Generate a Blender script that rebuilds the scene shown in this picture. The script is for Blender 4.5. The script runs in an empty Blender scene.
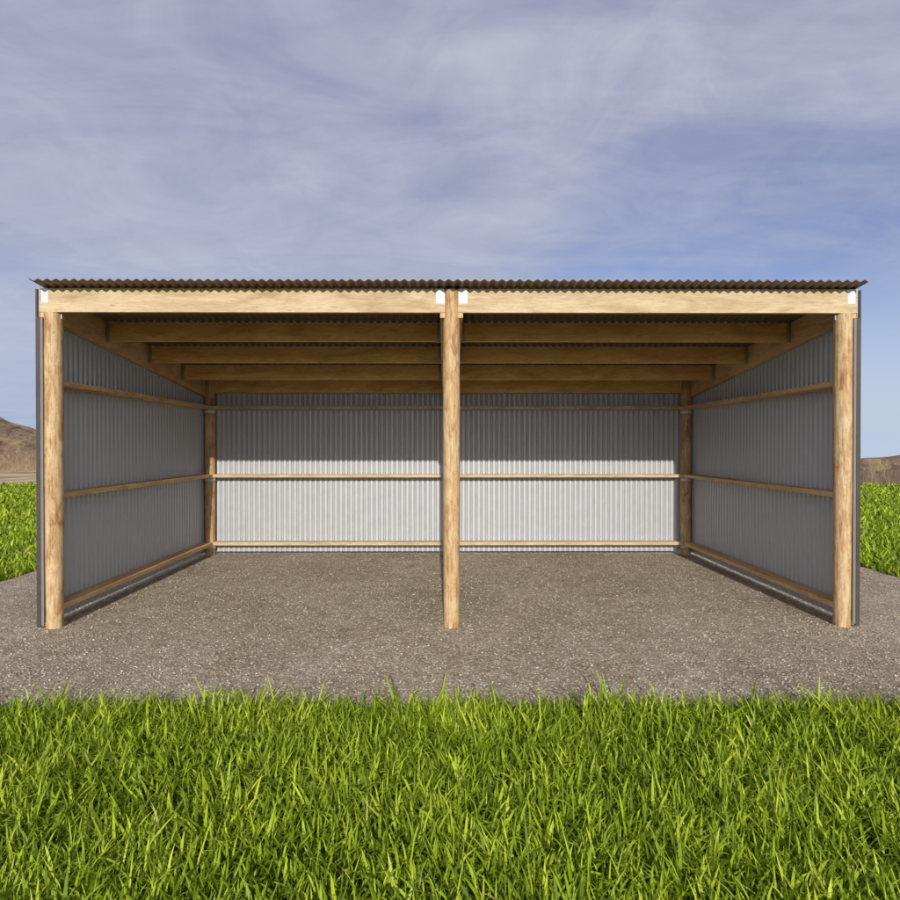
import bpy, bmesh, math, random
import numpy as np
from mathutils import Vector, Matrix, noise as mnoise

random.seed(7)
rng = np.random.default_rng(11)
scene = bpy.context.scene
COL = scene.collection
PI = math.pi

# ------------------------------------------------------------------ helpers
def node_mat(name):
    m = bpy.data.materials.new(name)
    m.use_nodes = True
    nt = m.node_tree
    for n in list(nt.nodes):
        nt.nodes.remove(n)
    out = nt.nodes.new('ShaderNodeOutputMaterial')
    return m, nt, out

def N(nt, kind, **kw):
    n = nt.nodes.new(kind)
    for k, v in kw.items():
        if k.startswith('i_'):
            n.inputs[k[2:].replace('_', ' ')].default_value = v
        else:
            setattr(n, k, v)
    return n

def L(nt, a, b):
    nt.links.new(a, b)

def ramp(nt, stops, fac=None, interp='LINEAR'):
    r = nt.nodes.new('ShaderNodeValToRGB')
    r.color_ramp.interpolation = interp
    els = r.color_ramp.elements
    while len(els) < len(stops):
        els.new(0.5)
    for e, (p, c) in zip(els, stops):
        e.position = p
        if not hasattr(c, '__len__'):
            c = (c, c, c)
        e.color = (c[0], c[1], c[2], 1)
    if fac is not None:
        L(nt, fac, r.inputs['Fac'])
    return r

def mapping(nt, scale, loc=(0, 0, 0), coord='Object'):
    tc = nt.nodes.new('ShaderNodeTexCoord')
    mp = nt.nodes.new('ShaderNodeMapping')
    mp.inputs['Scale'].default_value = scale
    mp.inputs['Location'].default_value = loc
    L(nt, tc.outputs[coord], mp.inputs['Vector'])
    return mp.outputs['Vector']

def noise_tex(nt, vec, scale, detail=4, rough=0.55, dist=0.0):
    n = nt.nodes.new('ShaderNodeTexNoise')
    n.inputs['Scale'].default_value = scale
    n.inputs['Detail'].default_value = detail
    n.inputs['Roughness'].default_value = rough
    n.inputs['Distortion'].default_value = dist
    L(nt, vec, n.inputs['Vector'])
    return n.outputs['Fac']

def mix(nt, a, b, fac, mode='MIX'):
    m = nt.nodes.new('ShaderNodeMix')
    m.data_type = 'RGBA'
    m.blend_type = mode
    for sock, v in ((m.inputs[6], a), (m.inputs[7], b), (m.inputs[0], fac)):
        if isinstance(v, bpy.types.NodeSocket):
            L(nt, v, sock)
        elif hasattr(v, '__len__'):
            sock.default_value = (v[0], v[1], v[2], 1)
        else:
            sock.default_value = v
    return m.outputs[2]

def math_n(nt, op, a, b=None, clamp=False):
    m = nt.nodes.new('ShaderNodeMath')
    m.operation = op
    m.use_clamp = clamp
    for sock, v in ((m.inputs[0], a), (m.inputs[1], b)):
        if v is None:
            continue
        if isinstance(v, bpy.types.NodeSocket):
            L(nt, v, sock)
        else:
            sock.default_value = v
    return m.outputs[0]

def principled(nt, out, color, rough=0.6, metal=0.0, bump=None, bump_d=0.002, bump_s=1.0, spec=0.5):
    p = nt.nodes.new('ShaderNodeBsdfPrincipled')
    for sock, v in ((p.inputs['Base Color'], color), (p.inputs['Roughness'], rough), (p.inputs['Metallic'], metal)):
        if isinstance(v, bpy.types.NodeSocket):
            L(nt, v, sock)
        elif hasattr(v, '__len__'):
            sock.default_value = (v[0], v[1], v[2], 1)
        else:
            sock.default_value = v
    p.inputs['Specular IOR Level'].default_value = spec
    if bump is not None:
        b = nt.nodes.new('ShaderNodeBump')
        b.inputs['Distance'].default_value = bump_d
        b.inputs['Strength'].default_value = bump_s
        L(nt, bump, b.inputs['Height'])
        L(nt, b.outputs['Normal'], p.inputs['Normal'])
    L(nt, p.outputs[0], out.inputs['Surface'])
    return p

# ------------------------------------------------------------------ materials
def timber_mat(name, axis, light=(0.57, 0.47, 0.315), dark=(0.44, 0.33, 0.185)):
    """sawn pine; grain runs along the given axis"""
    m, nt, out = node_mat(name)
    s = [1.0, 1.0, 1.0]; s[axis] = 0.10
    v = mapping(nt, tuple(s))
    obj = nt.nodes.new('ShaderNodeObjectInfo')
    # shift the grain for every board
    add = nt.nodes.new('ShaderNodeVectorMath'); add.operation = 'ADD'
    L(nt, v, add.inputs[0])
    comb = nt.nodes.new('ShaderNodeCombineXYZ')
    r10 = math_n(nt, 'MULTIPLY', obj.outputs['Random'], 37.0)
    for i in range(3):
        L(nt, r10, comb.inputs[i])
    L(nt, comb.outputs[0], add.inputs[1])
    v = add.outputs[0]
    n1 = noise_tex(nt, v, 46, 7, 0.74, 1.3)
    n2 = noise_tex(nt, v, 120, 3, 0.65, 0.3)
    s2 = [1.0, 1.0, 1.0]; s2[axis] = 0.25
    v2 = mapping(nt, tuple(s2))
    n3 = noise_tex(nt, v2, 5, 4, 0.6, 1.5)
    c1 = ramp(nt, [(0.33, dark), (0.47, tuple(0.35 * d + 0.65 * l for d, l in zip(dark, light))), (0.62, light)], n1)
    c2 = mix(nt, c1.outputs[0], ramp(nt, [(0.35, (0.72, 0.66, 0.55)), (0.55, (1, 1, 1))], n2).outputs[0], 0.55, 'MULTIPLY')
    c3 = mix(nt, c2, ramp(nt, [(0.34, (0.70, 0.60, 0.46)), (0.58, (1.04, 1.02, 1.0))], n3).outputs[0], 0.75, 'MULTIPLY')
    # small knots
    vo = nt.nodes.new('ShaderNodeTexVoronoi'); vo.inputs['Scale'].default_value = 2.6
    s3 = [1.6, 1.6, 1.6]; s3[axis] = 0.8
    L(nt, mapping(nt, tuple(s3)), vo.inputs['Vector'])
    k = ramp(nt, [(0.035, (0.45, 0.26, 0.12)), (0.075, (1, 1, 1))], vo.outputs['Distance'])
    c4 = mix(nt, c3, k.outputs[0], 0.3, 'MULTIPLY')
    b = math_n(nt, 'ADD', n1, n2)
    principled(nt, out, c4, 0.68, 0, b, 0.0012, 0.6, 0.3)
    return m

def log_mat():
    m, nt, out = node_mat('peeled_log')
    obj = nt.nodes.new('ShaderNodeObjectInfo')
    v0 = mapping(nt, (1, 1, 1))
    add = nt.nodes.new('ShaderNodeVectorMath'); add.operation = 'ADD'
    comb = nt.nodes.new('ShaderNodeCombineXYZ')
    r = math_n(nt, 'MULTIPLY', obj.outputs['Random'], 23.0)
    for i in range(3):
        L(nt, r, comb.inputs[i])
    L(nt, v0, add.inputs[0]); L(nt, comb.outputs[0], add.inputs[1])
    def sc(vec):
        mp = nt.nodes.new('ShaderNodeMapping'); mp.inputs['Scale'].default_value = vec
        L(nt, add.outputs[0], mp.inputs['Vector']); return mp.outputs[0]
    streak = noise_tex(nt, sc((1, 1, 0.07)), 60, 5, 0.65, 0.4)
    patch = noise_tex(nt, sc((1, 1, 0.38)), 9, 6, 0.66, 1.2)
    fine = noise_tex(nt, sc((1, 1, 0.3)), 75, 4, 0.7, 0.8)
    blot = noise_tex(nt, sc((1, 1, 0.22)), 28, 5, 0.7, 1.8)
    c = ramp(nt, [(0.34, (0.33, 0.18, 0.08)), (0.43, (0.47, 0.305, 0.145)), (0.54, (0.52, 0.385, 0.215)), (0.68, (0.58, 0.46, 0.285))], patch)
    c = mix(nt, c.outputs[0], ramp(nt, [(0.36, (0.55, 0.40, 0.27)), (0.52, (1, 1, 1))], streak).outputs[0], 0.75, 'MULTIPLY')
    c = mix(nt, c, ramp(nt, [(0.33, (0.50, 0.34, 0.22)), (0.47, (1, 1, 1))], blot).outputs[0], 0.6, 'MULTIPLY')
    c = mix(nt, c, ramp(nt, [(0.30, (0.5, 0.36, 0.25)), (0.42, (1, 1, 1))], fine).outputs[0], 0.8, 'MULTIPLY')
    b = math_n(nt, 'ADD', streak, math_n(nt, 'MULTIPLY', blot, 0.8))
    principled(nt, out, c, 0.62, 0, b, 0.004, 0.7, 0.3)
    return m

def steel_mat(name, col, rough, metal, mott=0.08):
    m, nt, out = node_mat(name)
    v = mapping(nt, (1, 1, 1))
    n = noise_tex(nt, v, 9, 5, 0.6, 0.4)
    vo = nt.nodes.new('ShaderNodeTexVoronoi'); vo.inputs['Scale'].default_value = 130
    L(nt, v, vo.inputs['Vector'])
    a = tuple(max(0, x * (1 - mott)) for x in col)
    b = tuple(min(1, x * (1 + mott)) for x in col)
    c = ramp(nt, [(0.3, a), (0.7, b)], n)
    c2 = mix(nt, c.outputs[0], vo.outputs['Color'], 0.03, 'OVERLAY')
    rr = ramp(nt, [(0.3, rough * 0.85), (0.7, min(1, rough * 1.2))], n)
    principled(nt, out, c2, rr.outputs[0], metal, None)
    return m

M_TX = timber_mat('pine_across', 0)
M_TY = timber_mat('pine_along', 1, (0.68, 0.47, 0.26), (0.48, 0.30, 0.135))
M_TD = timber_mat('pine_roof_purlin', 0, (0.85, 0.55, 0.22), (0.55, 0.32, 0.105))
M_LOG = log_mat()
M_WALL = steel_mat('zinc_wall_sheet', (0.435, 0.45, 0.462), 0.5, 0.3, 0.03)
M_ROOF = steel_mat('zinc_roof_sheet', (0.185, 0.14, 0.095), 0.5, 0.4, 0.12)
M_FLASH = steel_mat('dark_trim', (0.065, 0.055, 0.05), 0.5, 0.2)
M_GALV = steel_mat('galvanised_plate', (0.58, 0.59, 0.60), 0.5, 0.2, 0.03)
M_EDGE = steel_mat('dull_edge_strip', (0.18, 0.165, 0.155), 0.6, 0.1)
M_HANG = steel_mat('galvanised_hanger', (0.30, 0.34, 0.33), 0.5, 0.5)

def gravel_mat():
    m, nt, out = node_mat('fine_gravel')
    v = mapping(nt, (1, 1, 1))
    big = noise_tex(nt, v, 0.9, 5, 0.6, 0.6)
    mid = noise_tex(nt, v, 7, 5, 0.65, 0.3)
    fine = noise_tex(nt, v, 75, 4, 0.75)
    vo = nt.nodes.new('ShaderNodeTexVoronoi'); vo.inputs['Scale'].default_value = 62
    L(nt, v, vo.inputs['Vector'])
    vo2 = nt.nodes.new('ShaderNodeTexVoronoi'); vo2.inputs['Scale'].default_value = 120
    L(nt, v, vo2.inputs['Vector'])
    sep = nt.nodes.new('ShaderNodeSeparateColor'); L(nt, vo.outputs['Color'], sep.inputs[0])
    sep2 = nt.nodes.new('ShaderNodeSeparateColor'); L(nt, vo2.outputs['Color'], sep2.inputs[0])
    base = ramp(nt, [(0.32, (0.31, 0.258, 0.187)), (0.5, (0.40, 0.342, 0.262)), (0.68, (0.455, 0.398, 0.315))], mid)
    c = mix(nt, base.outputs[0], ramp(nt, [(0.32, (0.82, 0.79, 0.74)), (0.62, (1.06, 1.05, 1.04))], big).outputs[0], 1.0, 'MULTIPLY')
    c = mix(nt, c, ramp(nt, [(0.30, (0.50, 0.49, 0.48)), (0.55, (1.0, 1.0, 1.0)), (0.75, (1.25, 1.24, 1.22))], fine).outputs[0], 0.9, 'MULTIPLY')
    st = ramp(nt, [(0.0, (0.62, 0.58, 0.53)), (0.6, (1, 1, 1)), (0.86, (1.1, 1.1, 1.1)), (0.94, (1.75, 1.73, 1.68))], sep.outputs[0])
    c = mix(nt, c, st.outputs[0], 0.85, 'MULTIPLY')
    st2 = ramp(nt, [(0.0, (0.7, 0.68, 0.65)), (0.55, (1, 1, 1)), (0.90, (1.1, 1.1, 1.1)), (0.97, (1.5, 1.5, 1.5))], sep2.outputs[0])
    c = mix(nt, c, st2.outputs[0], 0.8, 'MULTIPLY')
    h = math_n(nt, 'ADD', math_n(nt, 'MULTIPLY', vo.outputs['Distance'], -0.8), fine)
    h = math_n(nt, 'ADD', h, math_n(nt, 'MULTIPLY', mid, 1.6))
    principled(nt, out, c, 0.9, 0, h, 0.010, 0.8, 0.2)
    return m

def stone_mat():
    m, nt, out = node_mat('loose_stone')
    a = nt.nodes.new('ShaderNodeAttribute'); a.attribute_name = 'tone'
    c = ramp(nt, [(0.0, (0.20, 0.17, 0.13)), (0.45, (0.35, 0.305, 0.24)), (0.85, (0.44, 0.40, 0.34)), (1.0, (0.56, 0.54, 0.48))], a.outputs['Fac'])
    principled(nt, out, c.outputs[0], 0.85, 0, None, spec=0.25)
    return m

def grass_mat():
    m, nt, out = node_mat('grass_blade')
    a = nt.nodes.new('ShaderNodeAttribute'); a.attribute_name = 'tone'
    c = ramp(nt, [(0.0, (0.060, 0.100, 0.006)), (0.35, (0.165, 0.240, 0.012)), (0.68, (0.31, 0.41, 0.022)), (0.95, (0.47, 0.54, 0.06)), (1.0, (0.42, 0.38, 0.14))], a.outputs['Fac'])
    p = nt.nodes.new('ShaderNodeBsdfPrincipled')
    L(nt, c.outputs[0], p.inputs['Base Color'])
    p.inputs['Roughness'].default_value = 0.5
    p.inputs['Specular IOR Level'].default_value = 0.2
    t = nt.nodes.new('ShaderNodeBsdfTranslucent')
    tc = mix(nt, c.outputs[0], (0.9, 1.0, 0.3), 0.5, 'MULTIPLY')
    L(nt, tc, t.inputs['Color'])
    ms = nt.nodes.new('ShaderNodeMixShader'); ms.inputs[0].default_value = 0.12
    L(nt, p.outputs[0], ms.inputs[1]); L(nt, t.outputs[0], ms.inputs[2])
    L(nt, ms.outputs[0], out.inputs['Surface'])
    return m

def soil_mat():
    m, nt, out = node_mat('soil_and_plain')
    v = mapping(nt, (1, 1, 1))
    n = noise_tex(nt, v, 8, 6, 0.7)
    soil = ramp(nt, [(0.35, (0.030, 0.042, 0.010)), (0.65, (0.065, 0.085, 0.02))], n)
    v2 = mapping(nt, (0.022, 0.022, 0.0))
    n2 = noise_tex(nt, v2, 1.0, 6, 0.62, 0.8)
    n3 = noise_tex(nt, mapping(nt, (0.2, 0.2, 0.2)), 1.0, 6, 0.7)
    dry = ramp(nt, [(0.34, (0.25, 0.155, 0.085)), (0.43, (0.31, 0.22, 0.12)), (0.50, (0.50, 0.42, 0.26)), (0.70, (0.56, 0.48, 0.31))], n2)
    geo0 = nt.nodes.new('ShaderNodeNewGeometry')
    ln0 = nt.nodes.new('ShaderNodeVectorMath'); ln0.operation = 'LENGTH'
    L(nt, geo0.outputs['Position'], ln0.inputs[0])
    far = math_n(nt, 'DIVIDE', math_n(nt, 'SUBTRACT', math_n(nt, 'ADD', ln0.outputs['Value'], math_n(nt, 'MULTIPLY', n2, 60.0)), 150.0), 45.0, True)
    class _D: pass
    dd = _D(); dd.outputs = [mix(nt, (0.30, 0.20, 0.115), dry.outputs[0], far)]; dry = dd
    dry2 = mix(nt, dry.outputs[0], ramp(nt, [(0.35, (0.7, 0.68, 0.62)), (0.6, (1, 1, 1))], n3).outputs[0], 0.8, 'MULTIPLY')
    # where the lawn stops (by distance on the ground itself)
    geo = nt.nodes.new('ShaderNodeNewGeometry')
    ln = nt.nodes.new('ShaderNodeVectorMath'); ln.operation = 'LENGTH'
    L(nt, geo.outputs['Position'], ln.inputs[0])
    f = math_n(nt, 'MULTIPLY', math_n(nt, 'SUBTRACT', ln.outputs['Value'], 30.6), 0.5, True)
    c = mix(nt, soil.outputs[0], dry2, f)
    principled(nt, out, c, 0.95, 0, n, 0.01, 0.6, 0.1)
    return m

def hill_mat():
    m, nt, out = node_mat('dry_hillside')
    # pattern follows bearing, height and depth of the slope
    gp = nt.nodes.new('ShaderNodeNewGeometry'); sx_ = nt.nodes.new('ShaderNodeSeparateXYZ'); L(nt, gp.outputs['Position'], sx_.inputs[0])
    bearing = math_n(nt, 'MULTIPLY', math_n(nt, 'ARCTAN2', sx_.outputs[0], sx_.outputs[1]), 38.0)
    cb = nt.nodes.new('ShaderNodeCombineXYZ')
    L(nt, bearing, cb.inputs[0]); L(nt, math_n(nt, 'MULTIPLY', sx_.outputs[2], 0.11), cb.inputs[1]); L(nt, math_n(nt, 'MULTIPLY', sx_.outputs[1], 0.002), cb.inputs[2])
    v = cb.outputs[0]
    n = noise_tex(nt, v, 0.75, 8, 0.66, 1.4)
    n2 = noise_tex(nt, v, 2.3, 8, 0.70, 1.6)
    c = ramp(nt, [(0.33, (0.145, 0.098, 0.075)), (0.45, (0.25, 0.17, 0.110)), (0.56, (0.33, 0.23, 0.14)), (0.66, (0.45, 0.33, 0.19))], n)
    c2 = mix(nt, c.outputs[0], ramp(nt, [(0.38, (0.55, 0.50, 0.52)), (0.50, (1, 1, 1)), (0.68, (1.25, 1.22, 1.12))], n2).outputs[0], 0.9, 'MULTIPLY')
    g = nt.nodes.new('ShaderNodeNewGeometry'); sp = nt.nodes.new('ShaderNodeSeparateXYZ'); L(nt, g.outputs['Position'], sp.inputs[0])
    zz = math_n(nt, 'ADD', sp.outputs[2], math_n(nt, 'MULTIPLY', n2, 8.0))
    low = math_n(nt, 'DIVIDE', math_n(nt, 'SUBTRACT', 3.0, zz), 12.0, True)
    west = math_n(nt, 'MULTIPLY', sp.outputs[0], -0.01, True)
    tan = mix(nt, (0.50, 0.35, 0.18), (1, 1, 1), 0.0)
    tan = mix(nt, tan, ramp(nt, [(0.36, (0.75, 0.72, 0.68)), (0.6, (1.1, 1.1, 1.05))], n2).outputs[0], 0.8, 'MULTIPLY')
    c2 = mix(nt, c2, tan, math_n(nt, 'MULTIPLY', math_n(nt, 'MULTIPLY', low, west), 0.8))
    principled(nt, out, c2, 0.95, 0, n2, 3.0, 0.6, 0.05)
    return m

M_GRAVEL = gravel_mat(); M_STONE = stone_mat(); M_GRASS = grass_mat(); M_SOIL = soil_mat(); M_HILL = hill_mat()

# ------------------------------------------------------------------ object helpers
def link_mesh(name, me, mat, parent=None, smooth=False):
    o = bpy.data.objects.new(name, me)
    COL.objects.link(o)
    if mat:
        me.materials.append(mat)
    if parent:
        o.parent = parent
    if smooth:
        me.polygons.foreach_set('use_smooth', [True] * len(me.polygons))
    return o

def from_bm(name, bm, mat, parent=None, smooth=False):
    bmesh.ops.recalc_face_normals(bm, faces=bm.faces[:])
    me = bpy.data.meshes.new(name)
    bm.to_mesh(me); bm.free()
    return link_mesh(name, me, mat, parent, smooth)

def bm_box(bm, x0, x1, y0, y1, z0, z1, bevel=0.0):
    vs = [bm.verts.new(p) for p in ((x0, y0, z0), (x1, y0, z0), (x1, y1, z0), (x0, y1, z0),
                                    (x0, y0, z1), (x1, y0, z1), (x1, y1, z1), (x0, y1, z1))]
    fs = [bm.faces.new([vs[i] for i in q]) for q in ((3, 2, 1, 0), (4, 5, 6, 7), (0, 1, 5, 4), (1, 2, 6, 5), (2, 3, 7, 6), (3, 0, 4, 7))]
    if bevel:
        es = list({e for f in fs for e in f.edges})
        bmesh.ops.bevel(bm, geom=es, offset=bevel, segments=2, affect='EDGES', profile=0.5)

def box(name, x0, x1, y0, y1, z0, z1, mat, parent=None, bevel=0.0025):
    bm = bmesh.new(); bm_box(bm, x0, x1, y0, y1, z0, z1, bevel)
    return from_bm(name, bm, mat, parent)

def profile_x(name, x0, x1, pts, mat, parent=None, bevel=0.002):
    """closed (y, z) profile extruded from x0 to x1"""
    bm = bmesh.new()
    a = [bm.verts.new((x0, y, z)) for y, z in pts]
    b = [bm.verts.new((x1, y, z)) for y, z in pts]
    bm.faces.new(a[::-1]); bm.faces.new(b)
    n = len(pts)
    for i in range(n):
        bm.faces.new((a[i], a[(i + 1) % n], b[(i + 1) % n], b[i]))
    bmesh.ops.bevel(bm, geom=bm.edges[:], offset=bevel, segments=2, affect='EDGES', profile=0.5)
    return from_bm(name, bm, mat, parent)

PITCH, AMP, TH = 0.0762, 0.0095, 0.0009
def corrugated(name, u0, u1, place, ends, mat, parent=None, per=18, phase=0.0, nv=2, groove=False):
    """corrugated sheet. place(u, w, v) -> point, u across the ribs, w out of the sheet, v along the ribs 0..1"""
    n = int(round((u1 - u0) / PITCH * per)) + 1
    us = np.linspace(u0, u1, n)
    verts, faces = [], []
    for side in (0, 1):
        for k in range(nv):
            v = k / (nv - 1)
            for u in us:
                if groove:   # broad ribs towards the inside, narrow furrows away from it
                    w = 0.0118 * (2 * ((1 + math.cos(2 * PI * (u - u0) / PITCH + phase)) / 2) ** 3.0 - 1)
                else:
                    w = AMP * math.sin(2 * PI * (u - u0) / PITCH + phase)
                w += TH if side else 0.0
                verts.append(place(u, w, v))
    S = n * nv
    for side in (0, 1):
        for k in range(nv - 1):
            for i in range(n - 1):
                a = side * S + k * n + i
                q = (a, a + 1, a + n + 1, a + n)
                faces.append(q if side == 0 else q[::-1])
    for i in range(n - 1):          # rims
        faces.append((i, i + 1, S + i + 1, S + i))
        t = (nv - 1) * n
        faces.append((t + i, S + t + i, S + t + i + 1, t + i + 1))
    for k in range(nv - 1):
        a = k * n; faces.append((a, S + a, S + a + n, a + n))
        a = k * n + n - 1; faces.append((a, a + n, S + a + n, S + a))
    me = bpy.data.meshes.new(name)
    me.from_pydata(verts, [], faces)
    bm = bmesh.new(); bm.from_mesh(me)
    bmesh.ops.recalc_face_normals(bm, faces=bm.faces[:])
    bm.to_mesh(me); bm.free()
    o = link_mesh(name, me, mat, parent, True)
    me.set_sharp_from_angle(angle=math.radians(55))
    return o

def log_post(name, cx, cy, top, parent, r0=0.0755, seed=0):
    """round peeled pole with slight swell and dents"""
    seg, rings = 40, 46
    bm = bmesh.new()
    rows = []
    for k in range(rings + 1):
        z = -0.05 + (top + 0.05) * k / rings
        row = []
        t = max(0.0, min(1.0, z / 1.2))
        rb = r0 * (0.925 + 0.075 * t)
        for i in range(seg):
            a = 2 * PI * i / seg
            d = 1 + 0.022 * mnoise.noise(Vector((math.cos(a) * 1.1 + seed * 7, math.sin(a) * 1.1, z * 1.8))) \
                  + 0.012 * mnoise.noise(Vector((math.cos(a) * 5 + seed * 3, math.sin(a) * 5, z * 6)))
            row.append(bm.verts.new((cx + rb * d * math.cos(a), cy + rb * d * math.sin(a), z)))
        rows.append(row)
    for k in range(rings):
        for i in range(seg):
            bm.faces.new((rows[k][i], rows[k][(i + 1) % seg], rows[k + 1][(i + 1) % seg], rows[k + 1][i]))
    bm.faces.new(rows[-1])
    o = from_bm(name, bm, M_LOG, parent, True)
    o.data.set_sharp_from_angle(angle=math.radians(50))
    return o

# ------------------------------------------------------------------ the shed
shed = bpy.data.objects.new('open_shed', None)
COL.objects.link(shed)
shed['label'] = 'open fronted two bay shed of round timber posts and grey corrugated steel standing on gravel'
shed['category'] = 'shed'

YF, YB = 5.27, 8.73          # post centre lines
XP, XC = 3.521, 0.013
FACE = 5.215                  # face of the front beam
SL = 0.115
def roof_z(y):                # underside of the roof valleys
    return 3.003 - SL * (y - FACE)

# posts
front_posts = [log_post('post', -XP, YF, 2.7865, shed, seed=1),
               log_post('post', XC, YF, 2.995, shed, seed=2),
               log_post('post', XP, YF, 2.7865, shed, seed=3)]
back_posts = [log_post('post', x, YB, 2.585, shed, seed=4 + i) for i, x in enumerate((-XP, XC, XP))]
GT = [0.20, 1.195, 2.195]     # girt tops
GH = 0.045
for p, x in zip(back_posts, (-XP, XC, XP)):
    for zt in GT:             # steel strap round the pole under every girt
        bm = bmesh.new()
        n = 32
        ring = []
        for i in range(n):
            a = 2 * PI * i / n
            ring.append([bm.verts.new((x + rr * math.cos(a), YB + rr * math.sin(a), zz))
                         for rr, zz in ((0.0775, zt - GH - 0.055), (0.0805, zt - GH - 0.055), (0.0805, zt - GH - 0.003), (0.0775, zt - GH - 0.003))])
        for i in range(n):
            A, B = ring[i], ring[(i + 1) % n]
            for j in range(4):
                bm.faces.new((A[j], A[(j + 1) % 4], B[(j + 1) % 4], B[j]))
        from_bm('strap', bm, M_GALV, p, True)
# little angle bracket where each corner post meets its rafter
for p, s in ((front_posts[0], -1), (front_posts[2], 1)):
    bm = bmesh.new()
    xs = sorted((s * 3.446, s * 3.434))
    bm_box(bm, xs[0], xs[1], YF - 0.02, YF + 0.02, 2.735, 2.780, 0.001)
    from_bm('bracket', bm, M_HANG, p)

# front beam, one board per bay, a white plate near each end
def plate(x0, x1, parent):
    box('nail_plate', x0, x1, FACE - 0.003, FACE + 0.004, 2.868, 2.998, M_GALV, parent, 0.0006)
for x0, x1 in ((-3.612, XC - 0.056), (XC + 0.056, 3.612)):
    b = box('front_beam', x0, x1, FACE, FACE + 0.045, 2.788, 2.999, M_TX, shed, 0.003)
    if x0 < -1:
        plate(x0 + 0.020, x0 + 0.082, b); plate(x1 - 0.081, x1 - 0.008, b)
    else:
        plate(x0 + 0.010, x0 + 0.083, b); plate(x1 - 0.090, x1 - 0.020, b)

# rafters: side ones outside the corner posts, a pair either side of the middle posts
raf = [(-3.6055, -3.5555), (XC - 0.101, XC - 0.056), (XC + 0.056, XC + 0.101), (3.5555, 3.6055)]
for x0, x1 in raf:
    lo = lambda y: 2.742 - 0.119 * (y - FACE)
    pts = [(FACE + 0.001, 2.7865), (FACE + 0.001, lo(FACE)), (8.785, lo(8.785)), (8.785, roof_z(8.785) - 0.003),
           (FACE + 0.047, roof_z(FACE + 0.047) - 0.003), (FACE + 0.047, 2.7865)]
    profile_x('rafter', x0, x1, pts, M_TY, shed)

# roof purlins between the rafters, hung in steel hangers
for y in (6.13, 7.00, 7.87, 8.725):
    zt = roof_z(y + 0.045) - 0.003
    for a, b in ((-3.5545, XC - 0.102), (XC + 0.102, 3.5545)):
        p = box('purlin', a, b, y, y + 0.045, zt - 0.193, zt, M_TD, shed)
        if y < 8.5:
            for x0, x1 in ((a, a + 0.042), (b - 0.042, b)):
                bm = bmesh.new()
                bm_box(bm, x0, x1, y - 0.0045, y - 0.002, zt - 0.185, zt - 0.012)
                bm_box(bm, x0, x1, y - 0.0045, y + 0.048, zt - 0.1975, zt - 0.1940)
                from_bm('joist_hanger', bm, M_HANG, p)

# girts: flat boards on the inside of the posts
for zt in GT:
    for s in (-1, 1):
        xs = sorted((s * 3.453, s * 3.602))
        box('wall_girt', xs[0], xs[1], YF + 0.02, 8.790, zt - GH, zt, M_TY, shed, 0.002)
    box('wall_girt', -3.4515, XC - 0.004, 8.650, 8.798, zt - GH, zt, M_TX, shed, 0.002)
    box('wall_girt', XC + 0.004, 3.4515, 8.650, 8.798, zt - GH, zt, M_TX, shed, 0.002)

# corrugated side walls, back wall and roof
XW = 3.6205
for s in (-1, 1):
    corrugated('side_wall', 5.215, 8.815,
               lambda u, w, v, s=s: (s * (XW + w), u, 0.035 + v * (roof_z(u) - 0.008 - 0.035)),
               None, M_WALL, shed, groove=True, phase=2.2)
    # corner trim down the front edge
    bm = bmesh.new()
    xs = sorted((s * 3.6135, s * 3.6270)); bm_box(bm, xs[0], xs[1], 5.190, 5.2120, 0.020, 2.985)
    xs = sorted((s * 3.5930, s * 3.6130)); bm_box(bm, xs[0], xs[1], 5.191, 5.2110, 0.020, 2.738)
    from_bm('corner_trim', bm, M_FLASH, shed)
    bm = bmesh.new()
    xs = sorted((s * 3.5690, s * 3.5925)); bm_box(bm, xs[0], xs[1], 5.196, 5.2090, 0.035, 2.735)
    from_bm('edge_strip', bm, M_EDGE, shed)
YW = 8.8145
corrugated('back_wall', -3.598, 3.598,
           lambda u, w, v: (u, YW + w, 0.040 + v * (roof_z(YW) - 0.012 - 0.040)), None, M_WALL, shed, groove=True, phase=2.2)
def roof_place(u, w, v):
    y = 5.065 + v * (8.96 - 5.065)
    return (u, y + w * SL, roof_z(y) + AMP + 0.001 + w)
corrugated('roof', -3.602, 3.602, roof_place, None, M_ROOF, shed, phase=0.9)

# ------------------------------------------------------------------ ground, gravel pad
PX0, PX1, PY0, PY1 = -5.33, 5.52, 3.66, 10.6

def ground_z(r):
    pts = [(0, -0.012), (30.7, -0.012), (32, -0.4), (42, -1.5), (60, -2.9), (100, -5.0), (200, -6.8), (300, -9.2), (500, -12.5), (1000, -22.5), (3200, -66)]
    for (a, za), (b, zb) in zip(pts, pts[1:]):
        if r <= b:
            return za + (zb - za) * (r - a) / (b - a)
    return pts[-1][1]

radii = [0.0, 3, 6, 9, 12, 16, 20, 25, 30.7, 31.3, 32, 34, 37, 42, 48, 60, 75, 90, 110, 140, 170, 200, 240, 300, 380, 480, 600, 800, 1000, 1400, 2000, 2600, 3200]
SEG = 180
verts = [(0, 0, -0.012)]
for r in radii[1:]:
    for i in range(SEG):
        a = 2 * PI * i / SEG
        x, y = r * math.cos(a), r * math.sin(a)
        z = ground_z(r)
        if r > 36:
            z += 0.02 * min(r, 300) ** 0.75 * mnoise.noise(Vector((x * 0.02, y * 0.02, 0)))
        verts.append((x, y, z))
faces = [(0, 1 + i, 1 + (i + 1) % SEG) for i in range(SEG)]
for k in range(len(radii) - 2):
    for i in range(SEG):
        a = 1 + k * SEG + i; b = 1 + k * SEG + (i + 1) % SEG
        faces.append((a, a + SEG, b + SEG, b))
me = bpy.data.meshes.new('ground'); me.from_pydata(verts, [], faces)
ground = link_mesh('ground', me, M_SOIL, None, True)
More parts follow.
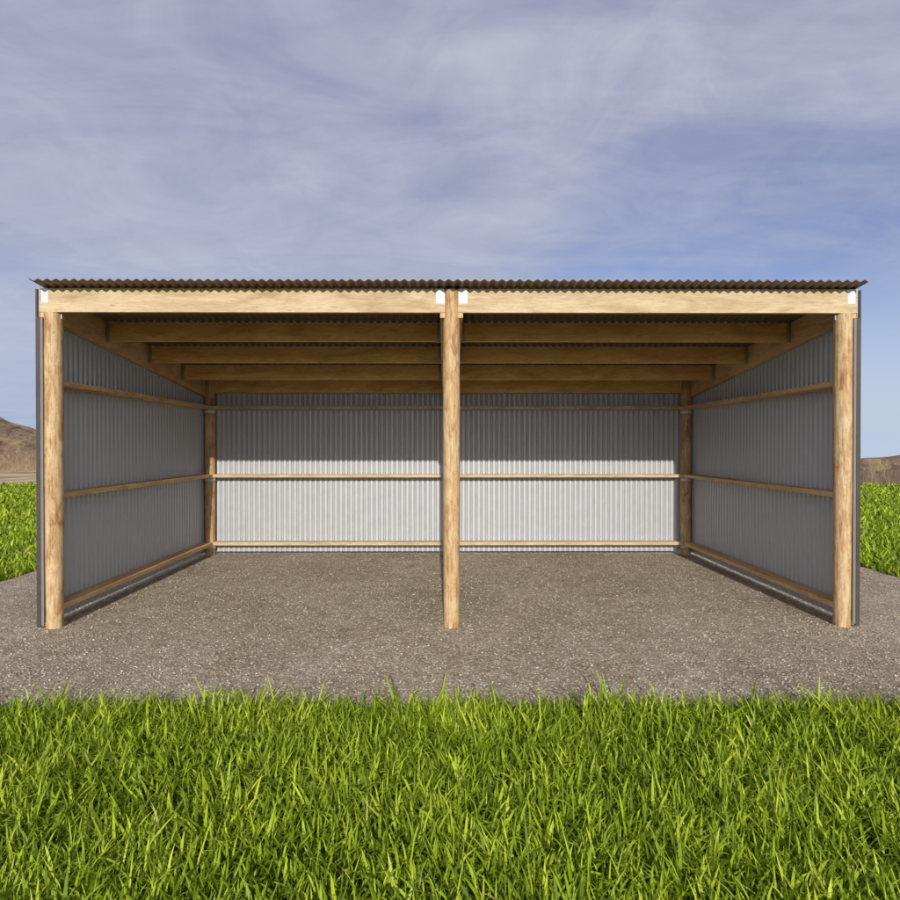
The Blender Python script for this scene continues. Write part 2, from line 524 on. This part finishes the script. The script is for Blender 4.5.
ground['kind'] = 'structure'

# hills standing on the plain
def hill_h(az, r, x, y):
    """height above the plain"""
    def bump(c, w):
        return math.exp(-((az - c) / w) ** 2)
    rid = 70 * bump(-52, 15) + 20 * bump(-40, 7) + 10 * bump(-10, 16) + 4 * bump(24, 12) + 36 * bump(46, 6.6) + 16 * bump(80, 20) + 30 * bump(-100, 25) + 22 * bump(140, 30) + 20 * bump(-160, 30)
    n = mnoise.fractal(Vector((x * 0.006, y * 0.006, 3.1)), 1.0, 2.0, 5)
    rise = min(1.0, max(0.0, (r - 300) / 420.0)); rise = rise * rise * (3 - 2 * rise)
    fall = 1.0 if r < 760 else max(0.0, 1 - (r - 760) / 700)
    n2 = mnoise.fractal(Vector((x * 0.02, y * 0.02, 9.1)), 0.9, 2.0, 5)
    near = 0.0
    if 10 < az < 120:
        q = min(1.0, max(0.0, (r - 70) / 90.0)) * min(1.0, (az - 10) / 10) * min(1.0, (120 - az) / 20)
        near = 2.2 * q * (1 + 0.25 * n)
        rise = max(rise, 0.45 * min(1.0, max(0.0, (r - 120) / 400)))
    return near * fall + rise * fall * rid * (1 + 0.28 * n) + (rise * fall) * (2.6 * n + 2.6 * n2) * 1.3
hr = [60 + 20 * k for k in range(12)] + [290 + 12 * k for k in range(48)] + [900, 960, 1050, 1200, 1460]
HS = 900
verts, faces = [], []
for r in hr:
    for i in range(HS):
        a = 2 * PI * i / HS
        x, y = r * math.sin(a), r * math.cos(a)
        az = math.degrees(a)
        if az > 180:
            az -= 360
        verts.append((x, y, ground_z(r) - 1.6 + hill_h(az, r, x, y)))
for k in range(len(hr) - 1):
    for i in range(HS):
        a = k * HS + i; b = k * HS + (i + 1) % HS
        faces.append((a, b, b + HS, a + HS))
me = bpy.data.meshes.new('hills'); me.from_pydata(verts, [], faces)
hills = link_mesh('hills', me, M_HILL, None, True)
hills['kind'] = 'structure'

# gravel pad: thin slab with a ragged outline
bm = bmesh.new()
outline = []
def edge_pts(ax, ay, bx, by, n):
    for i in range(n):
        t = i / n
        x = ax + (bx - ax) * t; y = ay + (by - ay) * t
        j = 0.035 * mnoise.noise(Vector((x * 2.3, y * 2.3, 1.0)))
        outline.append((x + (j if ax == bx else 0), y + (j if ay == by else 0)))
edge_pts(PX0, PY0, PX1, PY0, 120); edge_pts(PX1, PY0, PX1, PY1, 70)
edge_pts(PX1, PY1, PX0, PY1, 120); edge_pts(PX0, PY1, PX0, PY0, 70)
top = [bm.verts.new((x, y, 0)) for x, y in outline]
bot = [bm.verts.new((x, y, -0.008)) for x, y in outline]
bm.faces.new(top)
for i in range(len(top)):
    j = (i + 1) % len(top)
    bm.faces.new((bot[i], bot[j], top[j], top[i]))
pad = from_bm('gravel_pad', bm, M_GRAVEL)
pad['kind'] = 'structure'

# loose stones on the pad
def set_attr(me, name, vals):
    at = me.attributes.new(name, 'FLOAT', 'POINT')
    at.data.foreach_set('value', vals.astype(np.float32))

def mesh_np(name, V, F):
    """V (n,3); F (m,k) all faces with k corners"""
    me = bpy.data.meshes.new(name)
    me.vertices.add(len(V)); me.vertices.foreach_set('co', V.astype(np.float32).ravel())
    k = F.shape[1]
    me.loops.add(F.size); me.loops.foreach_set('vertex_index', F.astype(np.int32).ravel())
    me.polygons.add(len(F)); me.polygons.foreach_set('loop_start', np.arange(0, F.size, k, dtype=np.int32))
    me.update(calc_edges=True)
    return me

ns = 52000
sx = rng.uniform(PX0 + 0.03, PX1 - 0.03, ns)
sy = PY0 + 0.02 + (PY1 - PY0 - 1.6) * rng.uniform(0, 1, ns) ** 1.5
size = 0.0034 + 0.0085 * rng.uniform(0, 1, ns) ** 2.2
octv = np.array([[1, 0, 0], [0, 1, 0], [-1, 0, 0], [0, -1, 0], [0, 0, 1], [0, 0, -1]], float)
octf = np.array([[0, 1, 4], [1, 2, 4], [2, 3, 4], [3, 0, 4], [1, 0, 5], [2, 1, 5], [3, 2, 5], [0, 3, 5]])
V = octv[None] * (size[:, None, None] * rng.uniform(0.65, 1.35, (ns, 6, 3)))
V[:, :, 2] *= 0.6
V[:, :4, 2] += (rng.uniform(-0.4, 0.5, (ns, 4)) * size[:, None])
th = rng.uniform(0, 2 * PI, ns); c, s_ = np.cos(th)[:, None], np.sin(th)[:, None]
X = V[:, :, 0] * c - V[:, :, 1] * s_ + sx[:, None]
Y = V[:, :, 0] * s_ + V[:, :, 1] * c + sy[:, None]
Z = V[:, :, 2] + (size * 0.22)[:, None]
VV = np.stack([X, Y, Z], -1).reshape(-1, 3)
FF = (octf[None] + (np.arange(ns) * 6)[:, None, None]).reshape(-1, 3)
me = mesh_np('loose_stones', VV, FF)
set_attr(me, 'tone', np.repeat(rng.uniform(0, 1, ns) ** 1.3, 6))
stones = link_mesh('loose_stones', me, M_STONE)
stones['kind'] = 'stuff'
stones['label'] = 'small pale loose stones scattered over the gravel under and before the shed'
stones['category'] = 'gravel stones'

# ------------------------------------------------------------------ grass
def grass_points():
    xs, ys = [], []
    def strip(x0, x1, y0, y1, dens_f):
        # rejection sampling on cells of 0.5 m
        cx = np.arange(x0, x1, 0.5); cy = np.arange(y0, y1, 0.5)
        for a in cx:
            for b in cy:
                d = math.hypot(a + 0.25, b + 0.25)
                if d > 31:
                    continue
                azd = abs(math.degrees(math.atan2(a + 0.25, b + 0.25)))
                k = dens_f(d)
                if azd > 55 and d > 5:
                    k *= 0.3
                if abs(a) < 3.5 and b > 11:
                    k *= 0.35
                w = min(0.5, x1 - a); h = min(0.5, y1 - b)
                n = rng.poisson(k * w * h)
                xs.append(a + rng.uniform(0, w, n)); ys.append(b + rng.uniform(0, h, n))
    dens = lambda d: 4300 * min(1.0, (4.3 / max(d, 0.1)) ** 1.85)
    strip(-7, 7, 0.9, PY0 - 0.005, dens)
    strip(-7, 7, PY0, PY0 + 0.06, lambda d: 260)     # strays on the gravel
    strip(-25, -7, 0.9, PY0, dens); strip(7, 25, 0.9, PY0, dens)
    strip(-25, PX0 + 0.005, PY0, PY1, dens); strip(PX1 - 0.005, 25, PY0, PY1, dens)
    strip(-25, 25, PY1, 30.5, dens)
    x = np.concatenate(xs); y = np.concatenate(ys)
    keep = (x * x + y * y) < 30.4 ** 2
    e = np.clip((y - (PY0 - 0.16)) / 0.16, 0, 1) * (y < PY0) * (np.abs(x) < 8)      # thins out at the gravel
    keep &= rng.uniform(0, 1, len(x)) > 0.62 * e
    return x[keep], y[keep]
gx, gy = grass_points()
n = len(gx)
d = np.hypot(gx, gy)
# clumpy variation from a sum of sines
def field(x, y, s, ph):
    return (np.sin(x * s + ph + 1.3 * np.sin(y * s * 0.7 + ph)) + np.sin(y * s * 1.1 - ph + 1.7 * np.sin(x * s * 0.6))) * 0.25 + 0.5
cl = 0.5 * field(gx, gy, 5.3, 0.4) + 0.3 * field(gx, gy, 13.1, 2.0) + 0.2 * field(gx, gy, 2.1, 4.0)
wide = np.maximum(0.0094, 0.0021 * d) * rng.uniform(0.40, 1.60, n)
length = (0.070 + 0.090 * rng.uniform(0, 1, n) ** 1.4) * (0.65 + 0.7 * cl)
length *= np.where(rng.uniform(0, 1, n) < 0.09, 1.35, 1.0)
length *= np.where(d > 6, 1.15, 1.0)
edge = np.clip((gy - (PY0 - 0.30)) / 0.30, 0, 1) * (np.abs(gx) < 8) * (gy < PY0 + 0.1)
tuft = field(gx, gy, 9.0, 0.7) * 0.6 + field(gx, gy, 3.1, 2.2) * 0.4
length *= 1 + edge * np.where(rng.uniform(0, 1, n) < 0.30, np.clip((tuft - 0.36) * 2.8, 0, 0.62), -0.12 * (tuft < 0.45))
th = rng.uniform(0, 2 * PI, n)                       # facing of the flat side
# clumps lean together a bit
la = 2 * PI * field(gx, gy, 3.7, 1.1) * 1.6 + rng.normal(0, 2.3, n)
lean = np.abs(rng.normal(0.28, 0.38, n))
bend = np.abs(rng.normal(0.50, 0.60, n))
flat = rng.uniform(0, 1, n) < 0.14
lean = np.where(flat, lean + 0.6, lean)
dirx, diry = np.cos(la), np.sin(la)
# side vector: mostly perpendicular to lean, with twist
tw = la + PI / 2 + rng.normal(0, 0.7, n)
sxv, syv = np.cos(tw), np.sin(tw)
lev = [0.0, 0.38, 0.74, 1.0]
wf = [0.75, 1.0, 0.66, 0.0]
rows = []
px = gx.copy(); py = gy.copy(); pz = np.full(n, -0.012)
prev = 0.0
for t, w in zip(lev, wf):
    seg = t - prev
    ang = np.clip(lean + bend * 1.4 * (prev + seg / 2) ** 1.1, 0, 1.9)
    px = px + dirx * np.sin(ang) * length * seg
    py = py + diry * np.sin(ang) * length * seg
    pz = pz + np.cos(ang) * length * seg
    prev = t
    rows.append((px.copy(), py.copy(), pz.copy(), w))
VV = np.zeros((n, 7, 3))
for k in range(3):
    X, Y, Z, w = rows[k]
    hw = wide * w * 0.5
    VV[:, 2 * k] = np.stack([X - sxv * hw, Y - syv * hw, Z], -1)
    VV[:, 2 * k + 1] = np.stack([X + sxv * hw, Y + syv * hw, Z], -1)
VV[:, 6] = np.stack([rows[3][0], rows[3][1], rows[3][2]], -1)
tri = np.array([[0, 1, 3], [0, 3, 2], [2, 3, 5], [2, 5, 4], [4, 5, 6]])
FF = (tri[None] + (np.arange(n) * 7)[:, None, None]).reshape(-1, 3)
me = mesh_np('grass', VV.reshape(-1, 3), FF)
tone = np.clip(0.06 + 0.75 * rng.uniform(0, 1, n) + 0.35 * (cl - 0.4), 0, 0.95)
tone = np.where(rng.uniform(0, 1, n) < 0.003, 1.0, tone)
vt = np.repeat(tone, 7).reshape(n, 7)
set_attr(me, 'tone', np.clip(vt, 0, 1).ravel())
grass = link_mesh('grass', me, M_GRASS, None, True)
grass['kind'] = 'stuff'
grass['label'] = 'bright green long lawn grass growing round the gravel pad'
grass['category'] = 'grass'

# ------------------------------------------------------------------ light and sky
SUN_EL, SUN_AZ = math.radians(21.3), math.radians(1.1)      # sun behind the camera, a touch to the right
to_sun = Vector((math.sin(SUN_AZ) * math.cos(SUN_EL), -math.cos(SUN_AZ) * math.cos(SUN_EL), math.sin(SUN_EL)))
sd = bpy.data.lights.new('sun', 'SUN'); sd.energy = 4.2; sd.angle = math.radians(0.5); sd.color = (1.0, 0.94, 0.86)
so = bpy.data.objects.new('sun', sd); COL.objects.link(so)
so.rotation_euler = to_sun.to_track_quat('Z', 'Y').to_euler()
so.location = (0, -10, 12)

w = bpy.data.worlds.new('World'); scene.world = w; w.use_nodes = True
nt = w.node_tree
for nn in list(nt.nodes):
    nt.nodes.remove(nn)
out = nt.nodes.new('ShaderNodeOutputWorld')
bg = nt.nodes.new('ShaderNodeBackground'); L(nt, bg.outputs[0], out.inputs['Surface'])
sky = nt.nodes.new('ShaderNodeTexSky'); sky.sky_type = 'NISHITA'; sky.sun_disc = False
sky.sun_elevation = SUN_EL
sky.sun_rotation = math.radians(180) - SUN_AZ
sky.air_density = 1.0; sky.dust_density = 0.6; sky.ozone_density = 1.6
tc = nt.nodes.new('ShaderNodeTexCoord')
sep = nt.nodes.new('ShaderNodeSeparateXYZ'); L(nt, tc.outputs['Generated'], sep.inputs[0])
den = math_n(nt, 'ADD', math_n(nt, 'MAXIMUM', sep.outputs[2], 0.0), 0.16)
cx = math_n(nt, 'DIVIDE', sep.outputs[0], den); cy = math_n(nt, 'DIVIDE', sep.outputs[1], den)
comb = nt.nodes.new('ShaderNodeCombineXYZ'); L(nt, cx, comb.inputs[0]); L(nt, cy, comb.inputs[1])
mp = nt.nodes.new('ShaderNodeMapping'); mp.inputs['Scale'].default_value = (0.42, 0.62, 1); mp.inputs['Rotation'].default_value = (0, 0, 0.35)
mp.inputs['Location'].default_value = (3.2, 1.4, 0)
L(nt, comb.outputs[0], mp.inputs['Vector'])
nz = noise_tex(nt, mp.outputs[0], 1.0, 7, 0.52, 0.7)
mp2 = nt.nodes.new('ShaderNodeMapping'); mp2.inputs['Scale'].default_value = (0.9, 2.3, 1); mp2.inputs['Rotation'].default_value = (0, 0, -0.30)
L(nt, comb.outputs[0], mp2.inputs['Vector'])
nz3 = noise_tex(nt, comb.outputs[0], 3.6, 9, 0.62, 1.1)
nz2 = noise_tex(nt, mp2.outputs[0], 1.25, 8, 0.60, 0.9)
# the veil opens around one clear patch low on the right
gapd = Vector((0.52, 1.0, 0.27)).normalized()
dt = nt.nodes.new('ShaderNodeVectorMath'); dt.operation = 'DOT_PRODUCT'; dt.inputs[1].default_value = gapd
nrm = nt.nodes.new('ShaderNodeVectorMath'); nrm.operation = 'NORMALIZE'; L(nt, tc.outputs['Generated'], nrm.inputs[0])
L(nt, nrm.outputs[0], dt.inputs[0])
gap = ramp(nt, [(0.90, 0.0), (0.985, 0.36)], dt.outputs['Value'], 'EASE')
low = ramp(nt, [(0.0, 0.30), (0.08, 0.27), (0.17, 0.10), (0.30, 0.0)], sep.outputs[2])
f = math_n(nt, 'ADD', math_n(nt, 'ADD', math_n(nt, 'MULTIPLY', nz, 0.45), math_n(nt, 'MULTIPLY', nz3, 0.2)), math_n(nt, 'MULTIPLY', nz2, 0.35))
f = math_n(nt, 'SUBTRACT', math_n(nt, 'ADD', f, 0.24), gap.outputs[0])
f = math_n(nt, 'SUBTRACT', f, low.outputs[0])
f = math_n(nt, 'ADD', f, ramp(nt, [(0.30, 0.0), (0.46, 0.16)], sep.outputs[2]).outputs[0])
mask = ramp(nt, [(0.24, 0.0), (0.48, 0.60), (0.72, 0.92)], f)
# veil brightness: paler towards the horizon on the left
tone = ramp(nt, [(0.34, (4.1, 4.40, 6.3)), (0.66, (5.9, 6.15, 7.6))], nz2)
tone2 = mix(nt, tone.outputs[0], ramp(nt, [(0.34, (0.90, 0.91, 0.94)), (0.66, (1.12, 1.11, 1.07))], nz3).outputs[0], 1.0, 'MULTIPLY')
lowc = mix(nt, tone2, (6.3, 6.8, 8.3), ramp(nt, [(0.12, 0.7), (0.50, 0.0)], sep.outputs[2]).outputs[0])
skyc = mix(nt, sky.outputs[0], (1.15, 1.08, 1.38), 1.0, 'MULTIPLY')
hside = ramp(nt, [(0.25, (3.9, 5.5, 9.0)), (0.75, (6.2, 7.5, 9.3))], math_n(nt, 'ADD', math_n(nt, 'MULTIPLY', sep.outputs[0], 0.7), 0.5))
skyc = mix(nt, skyc, hside.outputs[0], ramp(nt, [(0.0, 1.0), (0.08, 0.8), (0.26, 0.0)], sep.outputs[2]).outputs[0])
final = mix(nt, skyc, lowc, mask.outputs[0])
# unseen sky glow toward the sun, added to brighten the shaded shed interior
sdt = nt.nodes.new('ShaderNodeVectorMath'); sdt.operation = 'DOT_PRODUCT'; sdt.inputs[1].default_value = to_sun
L(nt, nrm.outputs[0], sdt.inputs[0])
glow = ramp(nt, [(0.05, (0, 0, 0)), (0.6, (2.2, 2.1, 2.0)), (1.0, (10, 9, 8))], sdt.outputs['Value'], 'EASE')
final = mix(nt, final, glow.outputs[0], 1.0, 'ADD')
L(nt, final, bg.inputs['Color'])
bg.inputs['Strength'].default_value = 0.08

# ------------------------------------------------------------------ camera
cam = bpy.data.cameras.new('camera'); co = bpy.data.objects.new('camera', cam); COL.objects.link(co)
cam.sensor_width = 36; cam.lens = 36 * 590 / 900
cam.clip_start = 0.05; cam.clip_end = 6000
co.location = (-0.033, 0, 1.61)
co.rotation_euler = (PI / 2 - 0.0066, 0, -0.0062)
scene.camera = co

scene.view_settings.view_transform = 'Standard'
scene.view_settings.look = 'None'
scene.view_settings.exposure = 0.0
scene.view_settings.gamma = 1
scene.view_settings.use_curve_mapping = False
scene.cycles.max_bounces = 8; scene.cycles.diffuse_bounces = 5
scene.render.resolution_x = 1024; scene.render.resolution_y = 1024
